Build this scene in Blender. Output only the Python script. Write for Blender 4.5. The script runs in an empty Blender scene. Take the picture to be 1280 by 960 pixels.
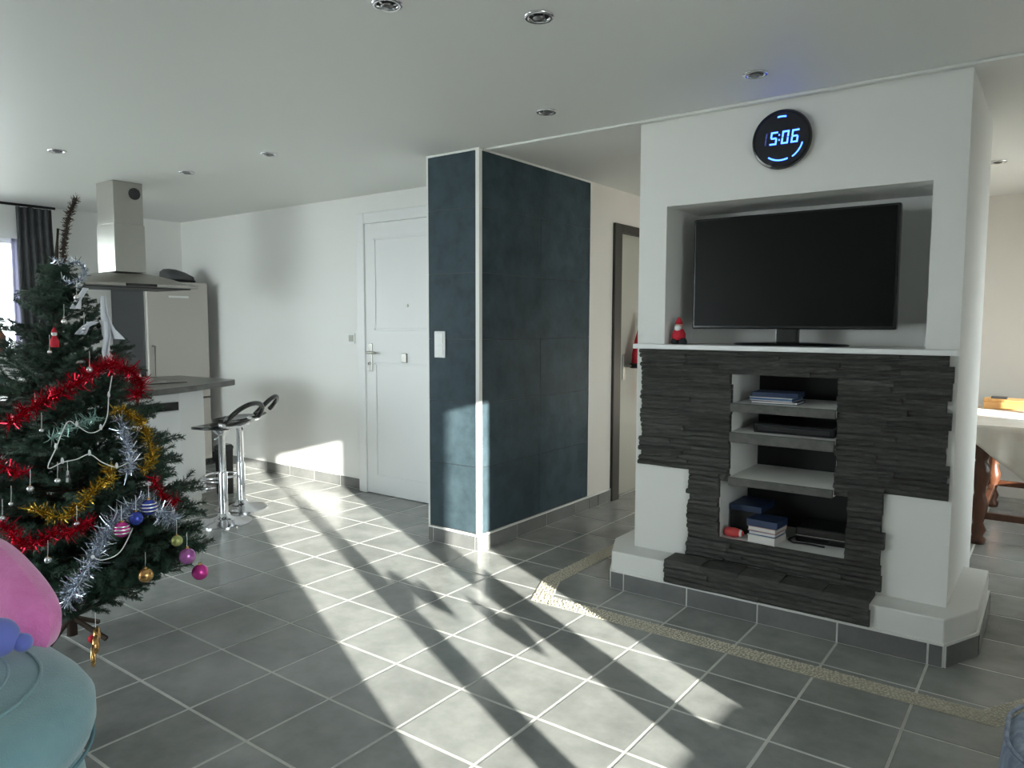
import bpy, math, random
from mathutils import Vector, Matrix
R = math.radians
sc = bpy.context.scene
col = sc.collection

# ------------------------------------------------------------------ camera
FPX = 922.13
CAM = Vector((2.4012, -1.3338, 1.3540))
yaw, pitch, roll = R(-36.538), R(4.645), R(0.14)
FWD = Vector((math.sin(yaw)*math.cos(pitch), math.cos(yaw)*math.cos(pitch), -math.sin(pitch)))
RGT = Vector((math.cos(yaw), -math.sin(yaw), 0))
UPV = RGT.cross(FWD)
RGT, UPV = (math.cos(roll)*RGT + math.sin(roll)*UPV), (math.cos(roll)*UPV - math.sin(roll)*RGT)
cd = bpy.data.cameras.new('camera'); cam = bpy.data.objects.new('camera', cd); col.objects.link(cam)
cd.sensor_fit = 'HORIZONTAL'; cd.sensor_width = 36.0; cd.lens = FPX/1280*36.0
cd.clip_start = .05; cd.clip_end = 200
M = Matrix((RGT, UPV, -FWD)).transposed().to_4x4(); M.translation = CAM
cam.matrix_world = M
sc.camera = cam

# ------------------------------------------------------------------ sky, sun, exposure
w = bpy.data.worlds.new('sky'); sc.world = w; w.use_nodes = True
bg = w.node_tree.nodes['Background']
bg.inputs[0].default_value = (.86, .93, .97, 1); bg.inputs[1].default_value = 4.6
SUN = Vector((-1, .487, -.25)).normalized()
sd = bpy.data.lights.new('sun_offscreen', 'SUN'); sd.energy = 9.5; sd.angle = R(.5); sd.color = (1, .95, .87)
so = bpy.data.objects.new('sun_offscreen', sd); col.objects.link(so)
so.rotation_euler = SUN.to_track_quat('-Z', 'Y').to_euler(); so.location = (12, -6, 6)
vs = sc.view_settings
vs.view_transform = 'Standard'; vs.look = 'None'; vs.gamma = 1.0; vs.use_curve_mapping = False
vs.exposure = 1.78

# sky portals: they give off no light of their own, they only guide sampling of the sky through the wall openings
def portal(name, loc, rot, sx, sy):
    l = bpy.data.lights.new(name, 'AREA'); l.shape = 'RECTANGLE'; l.size = sx; l.size_y = sy
    o = bpy.data.objects.new(name, l); col.objects.link(o); o.location = loc; o.rotation_euler = rot
    l.cycles.is_portal = True
portal('added_front_glazing_offscreen', (-2.9, -3.5, 1.1), (R(90), 0, 0), 2.6, 2.1)
portal('added_side_glazing_offscreen', (-4.88, -.9, 1.1), (R(90), 0, R(-90)), 1.4, 2.1)
portal('living_window_offscreen', (3.68, -.39, 1.2), (R(90), 0, R(90)), 1.2, 1.4)
portal('dining_window_offscreen', (3.68, 4.2, 1.2), (R(90), 0, R(90)), 1.1, 1.4)

# ------------------------------------------------------------------ materials
MATS = {}
def mat(name, c, rough=.6, metal=0., var=0., nscale=8., bump=0., bscale=60., objvar=0., spec=.5, c2=None, emit=None, estr=0., sheen=0., stretch=None, coat=0., trans=0.):
    m = bpy.data.materials.new(name); m.use_nodes = True; nt = m.node_tree; N = nt.nodes; Lk = nt.links
    b = N['Principled BSDF']
    b.inputs['Base Color'].default_value = (*c, 1); b.inputs['Roughness'].default_value = rough
    b.inputs['Metallic'].default_value = metal; b.inputs['Specular IOR Level'].default_value = spec
    if sheen: b.inputs['Sheen Weight'].default_value = sheen
    if coat: b.inputs['Coat Weight'].default_value = coat
    if trans: b.inputs['Transmission Weight'].default_value = trans
    if emit: b.inputs['Emission Color'].default_value = (*emit, 1); b.inputs['Emission Strength'].default_value = estr
    vec = None
    if var or bump or c2:
        g = N.new('ShaderNodeNewGeometry'); vec = g.outputs['Position']
        if stretch:
            mp = N.new('ShaderNodeMapping'); mp.inputs['Scale'].default_value = stretch; Lk.new(vec, mp.inputs[0]); vec = mp.outputs[0]
    colout = None
    if var or c2:
        n = N.new('ShaderNodeTexNoise'); n.inputs['Scale'].default_value = nscale; n.inputs['Detail'].default_value = 6; n.inputs['Roughness'].default_value = .65
        Lk.new(vec, n.inputs['Vector'])
        r = N.new('ShaderNodeValToRGB'); Lk.new(n.outputs[0], r.inputs[0])
        lo = c if c2 else tuple(x*(1-var) for x in c); hi = c2 if c2 else tuple(min(1, x*(1+var)) for x in c)
        r.color_ramp.elements[0].color = (*lo, 1); r.color_ramp.elements[1].color = (*hi, 1)
        r.color_ramp.elements[0].position = .32; r.color_ramp.elements[1].position = .68
        colout = r.outputs[0]
    if objvar:
        oi = N.new('ShaderNodeObjectInfo'); mr = N.new('ShaderNodeMapRange'); mr.inputs[3].default_value = 1-objvar; mr.inputs[4].default_value = 1+objvar
        Lk.new(oi.outputs['Random'], mr.inputs[0])
        hs = N.new('ShaderNodeHueSaturation'); Lk.new(mr.outputs[0], hs.inputs['Value'])
        if colout: Lk.new(colout, hs.inputs['Color'])
        else: hs.inputs['Color'].default_value = (*c, 1)
        colout = hs.outputs[0]
    if colout: Lk.new(colout, b.inputs['Base Color'])
    if bump:
        n2 = N.new('ShaderNodeTexNoise'); n2.inputs['Scale'].default_value = bscale; n2.inputs['Detail'].default_value = 4
        Lk.new(vec, n2.inputs['Vector'])
        bp = N.new('ShaderNodeBump'); bp.inputs['Strength'].default_value = bump; bp.inputs['Distance'].default_value = .01
        Lk.new(n2.outputs[0], bp.inputs['Height']); Lk.new(bp.outputs[0], b.inputs['Normal'])
    MATS[name] = m
    return m

m_wall = mat('white_wall_paint', (.74, .74, .72), .85, bump=.05, bscale=120)
m_ceil = mat('white_ceiling_lacquer', (.72, .73, .71), .55, bump=.02, bscale=20)
m_cream = mat('cream_wall_paint', (.70, .66, .61), .85, bump=.05, bscale=120)
m_white = mat('white_plaster', (.72, .72, .70), .7, bump=.06, bscale=90)
m_whitep = mat('white_lacquer', (.72, .73, .73), .4)
m_tile = mat('slate_grey_tile', (.205, .213, .207), .24, c2=(.325, .333, .32), nscale=4.2, bump=.035, bscale=45, objvar=.10, spec=.6)
m_grout = mat('pale_grout', (.54, .54, .51), .9, var=.1)
m_skirt = mat('skirting_grey_tile', (.12, .125, .125), .4, c2=(.18, .18, .175), nscale=6, objvar=.1)
m_bluet = mat('blue_slate_tile', (.029, .046, .057), .48, c2=(.053, .080, .095), nscale=7, bump=.12, bscale=35, objvar=.06, spec=.1)
m_trimw = mat('white_trim_profile', (.74, .74, .72), .35)
m_stone = mat('dark_split_stone', (.027, .0275, .025), .75, c2=(.068, .067, .060), nscale=26, bump=.6, bscale=70, objvar=.32, stretch=(.6, 1, 3.5))
m_stones = mat('dark_stone_shelf', (.06, .06, .055), .7, c2=(.10, .098, .09), nscale=20, bump=.3, bscale=70)
m_black = mat('matt_black', (.006, .006, .007), .7)
m_blackg = mat('gloss_black', (.008, .008, .009), .18)
m_screen = mat('television_screen', (.006, .007, .006), .32, spec=.1)
m_chrome = mat('chrome', (.75, .75, .78), .12, 1.)
m_steel = mat('brushed_steel', (.42, .41, .38), .34, 1., bump=.03, bscale=40, stretch=(1, 1, 30))
m_steeld = mat('grey_metal_door', (.46, .44, .41), .38, .6)
m_dgrey = mat('dark_grey_side', (.045, .047, .05), .5)
m_counter = mat('grey_worktop', (.075, .075, .07), .28, c2=(.12, .118, .11), nscale=14)
m_dark = mat('taupe_door_frame', (.030, .027, .022), .5)
m_taupe = mat('greige_door', (.40, .39, .34), .5)
m_pebbed = mat('sandy_mortar', (.42, .39, .31), .9, var=.15, nscale=40)
m_pebble = mat('beige_pebble', (.50, .47, .38), .6, c2=(.66, .62, .52), nscale=45)
m_teal = mat('teal_velour', (.135, .25, .275), .9, c2=(.175, .30, .325), nscale=7, bump=.25, bscale=220, sheen=.35)
m_tealp = mat('teal_piping', (.11, .21, .235), .85)
m_pink = mat('pink_plush', (.66, .16, .42), .95, c2=(.75, .22, .52), nscale=18, bump=.4, bscale=160, sheen=.4)
m_denim = mat('denim_blue', (.16, .21, .32), .9, c2=(.42, .47, .56), nscale=9, bump=.3, bscale=200, stretch=(3, 3, .5))
m_red = mat('red_felt', (.50, .012, .03), .8)
m_redp = mat('red_plastic', (.55, .05, .05), .4)
m_wood = mat('red_brown_wood', (.055, .018, .009), .35, c2=(.11, .04, .018), nscale=5, stretch=(6, 6, 1), bump=.05)
m_honey = mat('honey_wood', (.50, .24, .07), .4, c2=(.62, .34, .12), nscale=6, stretch=(1, 6, 6))
m_cloth = mat('flowered_cloth', (.70, .62, .53), .9, c2=(.80, .77, .72), nscale=5)
m_needle = mat('fir_needle', (.012, .038, .024), .6, c2=(.040, .085, .055), nscale=9, objvar=.3)
m_bark = mat('brown_bark', (.05, .03, .02), .8)
m_tred = mat('red_tinsel', (.50, .008, .03), .2, .85)
m_tgold = mat('gold_tinsel', (.55, .38, .06), .2, .9)
m_tsilver = mat('silver_tinsel', (.58, .63, .72), .2, .85)
m_bpurp = mat('mauve_bauble', (.48, .16, .45), .22, .55)
m_bpink = mat('fuchsia_bauble', (.70, .06, .35), .2, .5)
m_bgold = mat('gold_bauble', (.65, .38, .14), .25, .8)
m_bgreen = mat('lime_bauble', (.42, .45, .16), .25, .6)
m_bblue = mat('blue_bauble', (.05, .08, .42), .2, .5)
m_toyb = mat('periwinkle_plush', (.13, .16, .50), .9, sheen=.3)
m_bsilver = mat('silver_bauble', (.72, .72, .74), .2, .8)
m_ribbon = mat('white_ribbon', (.78, .80, .86), .55, sheen=.3)
m_wire = mat('white_wire', (.66, .68, .66), .5)
m_curt = mat('charcoal_curtain', (.040, .042, .046), .9, c2=(.065, .067, .072), nscale=20)
m_sheer = mat('lavender_sheer', (.62, .60, .78), .9, trans=.2)
m_led = mat('blue_led', (.02, .03, .3), .4, emit=(.03, .10, 1.0), estr=3.2)
m_ledd = mat('dim_blue_led', (.02, .02, .05), .4, emit=(.03, .05, .22), estr=.35)
m_clock = mat('black_dial', (.006, .007, .012), .3)
m_terr = mat('terrace_concrete', (.42, .40, .37), .9, var=.1)
m_rend = mat('cream_render', (.66, .62, .55), .9, var=.05)
m_brown = mat('brown_vase_glaze', (.16, .06, .03), .3)
m_navy = mat('navy_cover', (.012, .03, .085), .45)
m_bluec = mat('blue_cover', (.03, .10, .24), .4)
m_paper = mat('paper_edge', (.62, .60, .58), .8)
m_peach = mat('peach_cover', (.52, .30, .25), .6)
m_leaf = mat('houseplant_leaf', (.03, .11, .03), .5)
m_terra = mat('terracotta', (.35, .13, .06), .8)
m_mirr = mat('spot_glass', (.18, .18, .18), .15, .3)
def glassmat():
    m = bpy.data.materials.new('window_glass'); m.use_nodes = True; nt = m.node_tree; N = nt.nodes
    for n in list(N): N.remove(n)
    o = N.new('ShaderNodeOutputMaterial'); mx = N.new('ShaderNodeMixShader'); t = N.new('ShaderNodeBsdfTransparent'); g = N.new('ShaderNodeBsdfGlossy'); f = N.new('ShaderNodeFresnel')
    t.inputs[0].default_value = (.96, .98, .97, 1); g.inputs['Roughness'].default_value = .02; f.inputs[0].default_value = 1.35
    nt.links.new(f.outputs[0], mx.inputs[0]); nt.links.new(t.outputs[0], mx.inputs[1]); nt.links.new(g.outputs[0], mx.inputs[2]); nt.links.new(mx.outputs[0], o.inputs[0])
    return m
m_glass = glassmat()

# ------------------------------------------------------------------ mesh helpers
class MB:
    def __init__(s): s.v = []; s.f = []
    def add(s, vs_, fs):
        k = len(s.v); s.v += [tuple(p) for p in vs_]; s.f += [tuple(i+k for i in f) for f in fs]; return s
    def box(s, x0, x1, y0, y1, z0, z1):
        return s.add([(x0,y0,z0),(x1,y0,z0),(x1,y1,z0),(x0,y1,z0),(x0,y0,z1),(x1,y0,z1),(x1,y1,z1),(x0,y1,z1)],
                     [(3,2,1,0),(4,5,6,7),(0,1,5,4),(1,2,6,5),(2,3,7,6),(3,0,4,7)])
    def prism(s, poly, z0, z1):           # poly counter-clockwise
        n = len(poly)
        return s.add([(x,y,z0) for x,y in poly]+[(x,y,z1) for x,y in poly],
                     [tuple(range(n-1,-1,-1)), tuple(range(n,2*n))]+[(i,(i+1)%n,n+(i+1)%n,n+i) for i in range(n)])
    def loops(s, rings, cap=True):
        n = len(rings[0]); V = [p for r in rings for p in r]; F = []
        for k in range(len(rings)-1):
            for i in range(n):
                j = (i+1)%n; F.append((k*n+i, k*n+j, (k+1)*n+j, (k+1)*n+i))
        if cap: F += [tuple(range(n-1,-1,-1)), tuple((len(rings)-1)*n+i for i in range(n))]
        return s.add(V, F)
    def lathe(s, prof, cx=0, cy=0, n=24, cap=True):
        return s.loops([[(cx+r*math.cos(2*math.pi*i/n), cy+r*math.sin(2*math.pi*i/n), z) for i in range(n)] for r, z in prof], cap)
    def sphere(s, c, r, n=14, m=8, sz=1.):
        return s.lathe_at(c, [(max(1e-4, r*math.sin(math.pi*k/m)), -r*sz*math.cos(math.pi*k/m)) for k in range(m+1)], n)
    def lathe_at(s, c, prof, n=16):
        return s.loops([[(c[0]+r*math.cos(2*math.pi*i/n), c[1]+r*math.sin(2*math.pi*i/n), c[2]+z) for i in range(n)] for r, z in prof])
    def tube(s, pts, r, n=8, closed=False):
        pts = [Vector(p) for p in pts]; rings = []
        rr = r if isinstance(r, (list, tuple)) else [r]*len(pts)
        up = Vector((0,0,1)); 
        for i, p in enumerate(pts):
            if closed: t = pts[(i+1)%len(pts)]-pts[i-1]
            else: t = pts[min(i+1,len(pts)-1)]-pts[max(i-1,0)]
            t.normalize()
            a = t.cross(up)
            if a.length < .05: a = t.cross(Vector((1,0,0)))
            a.normalize(); b = a.cross(t)
            rings.append([tuple(p+rr[i]*(math.cos(2*math.pi*k/n)*a+math.sin(2*math.pi*k/n)*b)) for k in range(n)])
        if closed: rings.append(rings[0])
        return s.loops(rings, not closed)
    def grid(s, fn, nu, nv, closed_u=False):
        V = [fn(u/nu, v/nv) for v in range(nv+1) for u in range(nu+1)]
        F = [(v*(nu+1)+u, v*(nu+1)+u+1, (v+1)*(nu+1)+u+1, (v+1)*(nu+1)+u) for v in range(nv) for u in range(nu)]
        return s.add(V, F)
    def mesh(s, name, m, smooth=False):
        me = bpy.data.meshes.new(name); me.from_pydata(s.v, [], s.f); me.materials.append(m)
        if smooth: me.polygons.foreach_set('use_smooth', [True]*len(me.polygons))
        me.validate(); me.update(); return me
    def build(s, name, m, parent=None, smooth=False, bevel=0, thick=0, loc=None, rot=None, angle=None):
        o = obj(name, s.mesh(name, m, smooth), parent, loc, rot)
        if thick:
            d = o.modifiers.new('thickness', 'SOLIDIFY'); d.thickness = thick; d.offset = 0
        if bevel:
            d = o.modifiers.new('bevel', 'BEVEL'); d.width = bevel; d.segments = 2; d.limit_method = 'ANGLE'; d.angle_limit = R(40)
        if angle and smooth:
            o.data.set_sharp_from_angle(angle=R(angle))
        return o
def obj(name, me, parent=None, loc=None, rot=None):
    o = bpy.data.objects.new(name, me); col.objects.link(o)
    if parent: o.parent = parent
    if loc is not None: o.location = loc
    if rot is not None: o.rotation_euler = rot
    return o
def tag(o, label=None, cat=None, group=None, kind=None):
    if label: o['label'] = label
    if cat: o['category'] = cat
    if group: o['group'] = group
    if kind: o['kind'] = kind
    return o
def thing(name, label, cat, loc=(0,0,0), rz=0, group=None):
    o = bpy.data.objects.new(name, None); col.objects.link(o); o.empty_display_size = .05
    o.location = loc; o.rotation_euler = (0,0,rz)
    return tag(o, label, cat, group)
def struct(o, label): return tag(o, label, kind='structure')
def copy_tree(o, parent=None):
    c = o.copy(); col.objects.link(c)
    if parent: c.parent = parent
    for ch in list(o.children): copy_tree(ch, c)
    return c
def rrect(cx, cy, a, b, r, n=6):
    pts = []
    for k, (sx, sy) in enumerate(((1,1),(-1,1),(-1,-1),(1,-1))):
        for i in range(n+1):
            t = math.pi/2*(k+i/n)
            pts.append((cx+sx*(a-r)+r*math.cos(t), cy+sy*(b-r)+r*math.sin(t)))
    return pts
def chamfer_box(sx, sy, sz, c):
    """box centred in x, y with its top at z = 0 and a small chamfer round the top face"""
    a, b = sx/2, sy/2
    return MB().loops([[(-a,-b,-sz),(a,-b,-sz),(a,b,-sz),(-a,b,-sz)],[(-a,-b,-c),(a,-b,-c),(a,b,-c),(-a,b,-c)],[(-a+c,-b+c,0),(a-c,-b+c,0),(a-c,b-c,0),(-a+c,b-c,0)]])

# ------------------------------------------------------------------ room constants
H = 2.36
XL, XR, YF, YB, YBL = -4.75, 3.6, -3.4, 5.6, 2.72
PX0, PX1, PY0, PY1 = -.722, -.318, 2.013, 3.27      # tiled partition

# ------------------------------------------------------------------ shell
def wall_with_hole(axis, face, back, a0, a1, holes, z1=H):
    """wall slab between face and back along axis; holes = [(a,b,z0,z1)] sorted along the wall"""
    mb = MB()
    def bx(p, q, r, s):
        if q-p < 1e-6 or s-r < 1e-6: return
        lo, hi = min(face, back), max(face, back)
        if axis == 'x': mb.box(lo, hi, p, q, r, s)
        else: mb.box(p, q, lo, hi, r, s)
    c = a0
    for a, b, z0, z9 in holes:
        bx(c, a, 0, z1); bx(a, b, 0, z0); bx(a, b, z9, z1); c = b
    bx(c, a1, 0, z1)
    return mb
struct(MB().box(XL-.2, XR+.06, YF-.2, YB+.2, H, H+.15).build('ceiling', m_ceil), 'smooth white ceiling over the whole open room')
struct(wall_with_hole('x', XL, XL-.15, YF-.15, YBL+.15, [(-1.6, -.2, .04, 2.15), (.30, 1.34, 1.10, 2.06)]).build('wall_left', m_wall), 'white kitchen wall with the window')
struct(MB().box(XL, PX0, YBL, YBL+.15, 0, H).build('wall_back', m_wall), 'white wall holding the entrance door')
struct(wall_with_hole('x', PX1, PX1-.16, PY1, YB+.15, [(3.66, 4.52, 0, 2.11)]).build('wall_hall', m_cream), 'cream wall of the passage beside the tiled partition')
struct(MB().box(PX1, XR, YB, YB+.15, 0, H).build('wall_dining', m_cream), 'cream end wall of the dining area')
struct(wall_with_hole('x', XR, XR+.04, YF-.15, YB+.15, [(-1.11, .20, .48, 1.89), (3.65, 4.75, .5, 1.9)]).build('wall_right', m_wall), 'white wall with the sunlit living window')
struct(wall_with_hole('y', YF, YF-.15, XL, XR, [(-4.2, -1.6, .04, 2.15)]).build('wall_front', m_wall), 'white wall with the added wide glazed doors')
# outside: terrace and an added, unseen wall that keeps the sun off the glazed doors
struct(MB().box(-14, 14, -14, 14, -.30, -.06).build('ground', m_terr), 'pale concrete terrace around the house')
struct(MB().box(XR+.05, XR+.25, -10.5, YF-.15, -.06, 4.2).build('wall_sunblock', m_rend), 'cream rendered outer wall added to block the sun')

# floor: grout bed with one object per tile
T = .34; G = .009
bed = MB().box(XL-.15, XR+.04, YF-.15, YB+.15, -.06, -.0014).build('floor', m_grout); struct(bed, 'dark grey square tiles with pale grout')
tile_me = chamfer_box(T-G, T-G, .012, .0022).mesh('tile', m_tile)
def project(p):
    d = Vector(p)-CAM; z = d.dot(FWD)
    if z < .1: return None
    return (640+FPX*d.dot(RGT)/z, 480-FPX*d.dot(UPV)/z, z)
cells = []
ai0, ai1 = math.floor(XL/T), math.ceil(XR/T); bi0, bi1 = math.floor(YF/T), math.ceil(YB/T)
for a in range(ai0, ai1):
    for b in range(bi0, bi1):
        x0, x1, y0, y1 = a*T, (a+1)*T, b*T, (b+1)*T
        if (x1 < PX0+.05 and y0 > YBL) or (x0 > PX0 and x1 < PX1 and y0 > PY0): continue
        if x0 > .7 and x1 < 2.06 and y0 > 2.0 and y1 < 3.1: continue
        cx, cy = (x0+x1)/2, (y0+y1)/2
        q = project((cx, cy, 0)); vis = q and -60 < q[0] < 1340 and q[1] < 1030
        full = x0 > XL and x1 < XR and y0 > YF and y1 < YB and not (x1 > XL and x0 < PX0 and y1 > YBL)
        cells.append(((q[2] if vis else 1e3), x0, x1, y0, y1, full))
cells.sort()
rest = MB(); nt = 0
for d, x0, x1, y0, y1, full in cells:
    if d < 900 and full and nt < 296:
        obj('tile', tile_me, bed, ((x0+x1)/2, (y0+y1)/2, 0)); nt += 1
    else:
        x0, x1, y0, y1 = max(x0, XL), min(x1, XR), max(y0, YF), min(y1, YB if x1 > PX1 else YBL)
        if x1-x0 < .03 or y1-y0 < .03: continue
        rest.box(x0+G/2, x1-G/2, y0+G/2, y1-G/2, -.012, 0)
o = rest.build('far_tiles', m_tile, bed); o['kind'] = 'stuff'

# pebble band let into the floor round the chimney breast
def band(pts, wd):
    L_, R_ = [], []
    for i, p in enumerate(pts):
        p = Vector((*p, 0)); d = []
        if i > 0: d.append((p-Vector((*pts[i-1], 0))).normalized())
        if i < len(pts)-1: d.append((Vector((*pts[i+1], 0))-p).normalized())
        t = sum(d, Vector()).normalized(); n = Vector((-t.y, t.x, 0)); k = wd/2/max(.4, n.dot(Vector((-d[0].y, d[0].x, 0))))
        L_.append(p+n*k); R_.append(p-n*k)
    return L_, R_
bpts = [(.30, 3.9), (.30, 1.86), (.405, 1.612), (2.27, 1.612), (2.42, 1.85), (2.42, 3.7)]
bl, br = band(bpts, .098)
mb = MB()
for i in range(len(bpts)-1):
    q = [br[i], br[i+1], bl[i+1], bl[i]]
    mb.loops([[(p.x, p.y, -.003) for p in q], [(p.x, p.y, .0015) for p in q]])
pb = tag(mb.build('pebble_band', m_pebbed), 'narrow beige pebble band set into the floor tiles round the chimney', 'floor border')
rnd = random.Random(5); mb = MB()
def hull_pebble(mb, c, a, b, h, t):
    n = 6
    r0 = [(c.x+a*math.cos(t)*math.cos(k*2*math.pi/n)-b*math.sin(t)*math.sin(k*2*math.pi/n), c.y+a*math.sin(t)*math.cos(k*2*math.pi/n)+b*math.cos(t)*math.sin(k*2*math.pi/n), .001) for k in range(n)]
    r1 = [(c.x+(x-c.x)*.62, c.y+(y-c.y)*.62, h) for x, y, _ in r0]
    mb.loops([r0, r1])
for i in range(len(bpts)-1):
    L_ = (bl[i+1]-bl[i]).length; n = int(L_/.0135)
    for k in range(n):
        for j in range(7):
            u = (k+rnd.uniform(.2, .8))/n; v = (j+rnd.uniform(.2, .8))/7
            c = (bl[i].lerp(bl[i+1], u)).lerp(br[i].lerp(br[i+1], u), v)
            hull_pebble(mb, c, rnd.uniform(.005, .008), rnd.uniform(.004, .006), rnd.uniform(.003, .0045), rnd.uniform(0, 3))
o = mb.build('pebbles', m_pebble, pb, smooth=True); o['kind'] = 'stuff'

# skirting tiles, one object each
def skirting(parent, p0, p1, h=.088, th=.012, step=T, phase=None, m=m_skirt):
    """tiles standing along the floor line p0-p1; the outward side is to the right of p0->p1"""
    p0, p1 = Vector((*p0, 0)), Vector((*p1, 0)); t = (p1-p0); L_ = t.length; t.normalize(); n = Vector((t.y, -t.x, 0)); s = 0.; gap = .008
    bedm = MB(); q = [p0, p1, p1+n*th*.7, p0+n*th*.7]
    if (q[1]-q[0]).cross(q[2]-q[0]).z < 0: q = q[::-1]
    bedm.prism([(p.x, p.y) for p in q], .001, h+.010); bedm.build('grout_bed', m_trimw, parent)
    cuts = [0.]
    s = phase if phase is not None else step
    while s < L_-.02: cuts.append(s) if s > .02 else None; s += step
    cuts.append(L_)
    for a, b in zip(cuts, cuts[1:]):
        if b-a < gap*2: continue
        c = p0+t*((a+b)/2)
        mbx = MB().loops([[(-(b-a-gap)/2,-th,.004),((b-a-gap)/2,-th,.004),((b-a-gap)/2,0,.004),(-(b-a-gap)/2,0,.004)],[(-(b-a-gap)/2,-th,h),((b-a-gap)/2,-th,h),((b-a-gap)/2,0,h),(-(b-a-gap)/2,0,h)]])
        mbx.build('skirting_tile', m, parent, loc=(c.x, c.y, 0), rot=(0,0,math.atan2(t.y, t.x)))
def gphase(v, sgn):           # distance from v to the next floor joint along +-axis
    k = (v/T-math.floor(v/T))*T
    return (T-k) if sgn > 0 else k

bb = thing('baseboard_back', 'dark grey tile skirting under the entrance wall', 'skirting'); del bb['category']; bb['kind'] = 'structure'
skirting(bb, (XL, YBL), (-2.13, YBL), phase=gphase(XL, 1))
bb = thing('baseboard_hall', 'grey tile skirting along the cream passage wall', 'skirting'); del bb['category']; bb['kind'] = 'structure'
skirting(bb, (PX1, PY1), (PX1, 3.60), phase=gphase(PY1, 1))

# ------------------------------------------------------------------ tiled partition
pil = MB().box(PX0+.006, PX1-.006, PY0+.006, PY1, 0, H).build('wall_partition', m_wall)
struct(pil, 'freestanding partition clad in big dark blue slate tiles with white edge strips')
rows = [.105, .505, .885, 1.262, 1.652, 2.03, H-.012]
for k in range(6):
    z0, z1 = rows[k]+.0015, rows[k+1]-.0015
    MB().box(PX0+.012, PX1-.022, PY0-.004, PY0+.008, z0, z1).build('wall_tile', m_bluet, pil, bevel=.0015)
    cuts = [PY0+.022, 2.64, PY1-.012] if k < 2 else ([PY0+.022, PY1-.012] if k in (3, 5) else [PY0+.022, 2.64, PY1-.012])
    for a, b in zip(cuts, cuts[1:]):
        MB().box(PX1-.008, PX1+.004, a+.0012, b-.0012, z0, z1).build('wall_tile', m_bluet, pil, bevel=.0015)
for name, bx in (('corner_strip', (PX1-.022, PX1+.006, PY0-.006, PY0+.022, 0, H)), ('edge_strip', (PX0-.002, PX0+.012, PY0-.006, PY0+.02, 0, H)),
                 ('edge_strip', (PX1-.008, PX1+.006, PY1-.012, PY1, .1, H)), ('top_strip', (PX0, PX1, PY0-.005, PY0+.008, H-.012, H)), ('top_strip', (PX1-.008, PX1+.005, PY0, PY1, H-.012, H))):
    MB().box(*bx).build(name, m_trimw, pil, bevel=.002)
MB().box(PX0+.01, PX1-.01, PY0+.001, PY0+.0065, .1, H-.01).build('joint_backing', m_dgrey, pil)
MB().box(PX1-.0065, PX1-.001, PY0+.01, PY1-.01, .1, H-.01).build('joint_backing', m_dgrey, pil)
skirting(pil, (PX0, PY0), (PX1, PY0), phase=gphase(PX0, 1))
skirting(pil, (PX1, PY0), (PX1, PY1), phase=gphase(PY0, 1))
sw = thing('light_switch', 'white double rocker light switch on the blue slate partition', 'switch', (-.617, PY0-.0045, 1.23))
MB().box(-.043, .043, -.008, 0, -.08, .08).build('plate', m_whitep, sw, bevel=.003)
for s in (-1, 1): MB().box(-.03, .03, -.012, -.008, s*.038-.032, s*.038+.032).build('rocker', m_whitep, sw, bevel=.002)

# ------------------------------------------------------------------ windows
def window(name, axis, face, a0, a1, z0, z1, posts, fr=.05, depth=.05, label='', mframe=None):
    """posts = [(from, to)] of solid uprights between panes; face = coordinate of the middle of the frame"""
    W = thing(name, label, 'window'); del W['category']; W['kind'] = 'structure'
    def bx(nm, a, b, r, s, d, m):
        mb = MB()
        if axis == 'x': mb.box(face-d, face+d, a, b, r, s)
        else: mb.box(a, b, face-d, face+d, r, s)
        mb.build(nm, m, W, bevel=.004 if d > .01 else 0)
    mf = mframe or m_whitep
    bx('frame_bottom', a0, a1, z0, z0+fr, depth/2, mf); bx('frame_top', a0, a1, z1-fr, z1, depth/2, mf)
    ups = [(a0, a0+fr)]+list(posts)+[(a1-fr, a1)]
    for a, b in ups: bx('upright', a, b, z0+fr, z1-fr, depth/2, mf)
    for (a, b), (c, d) in zip(ups, ups[1:]): bx('pane', b, c, z0+fr, z1-fr, .004, m_glass)
    return W
window('window_1', 'x', XR+.02, -1.11, .20, .48, 1.89, [(-.735, -.625), (-.205, -.035)], fr=.018, depth=.03, label='white framed living room window the sun shines through')
window('window_2', 'x', XR+.02, 3.65, 4.75, .5, 1.9, [(4.17, 4.23)], depth=.035, label='white framed dining area window')
window('window_3', 'x', XL-.07, .30, 1.34, 1.10, 2.06, [(.78, .83)], fr=.035, depth=.06, label='kitchen window with white frame and dark curtain beside it')
window('window_added_4', 'y', YF-.07, -4.2, -1.6, .04, 2.15, [(-2.94, -2.86)], fr=.07, depth=.06, label='unseen glazed sliding doors added for daylight')  # added opening behind the camera, lets sky light into the room
window('window_added_5', 'x', XL-.07, -1.6, -.2, .04, 2.15, [(-.94, -.86)], fr=.07, depth=.06, label='unseen glazed doors added to the kitchen wall for daylight')  # second added opening, brings in more sky light from the left
struct(MB().box(XL, XL+.16, .25, 1.40, 1.06, 1.10).build('trim_1', m_whitep, bevel=.005), 'white sill board under the kitchen window')
struct(MB().box(XR-.17, XR, -1.15, .25, .445, .48).build('trim_2', m_whitep, bevel=.005), 'white sill board under the living window')
struct(MB().box(PX1+.006, XR, 2.05, 2.085, H-.012, H).build('trim_3', m_ceil, bevel=.004), 'slim white ceiling moulding in line with the chimney front')

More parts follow.
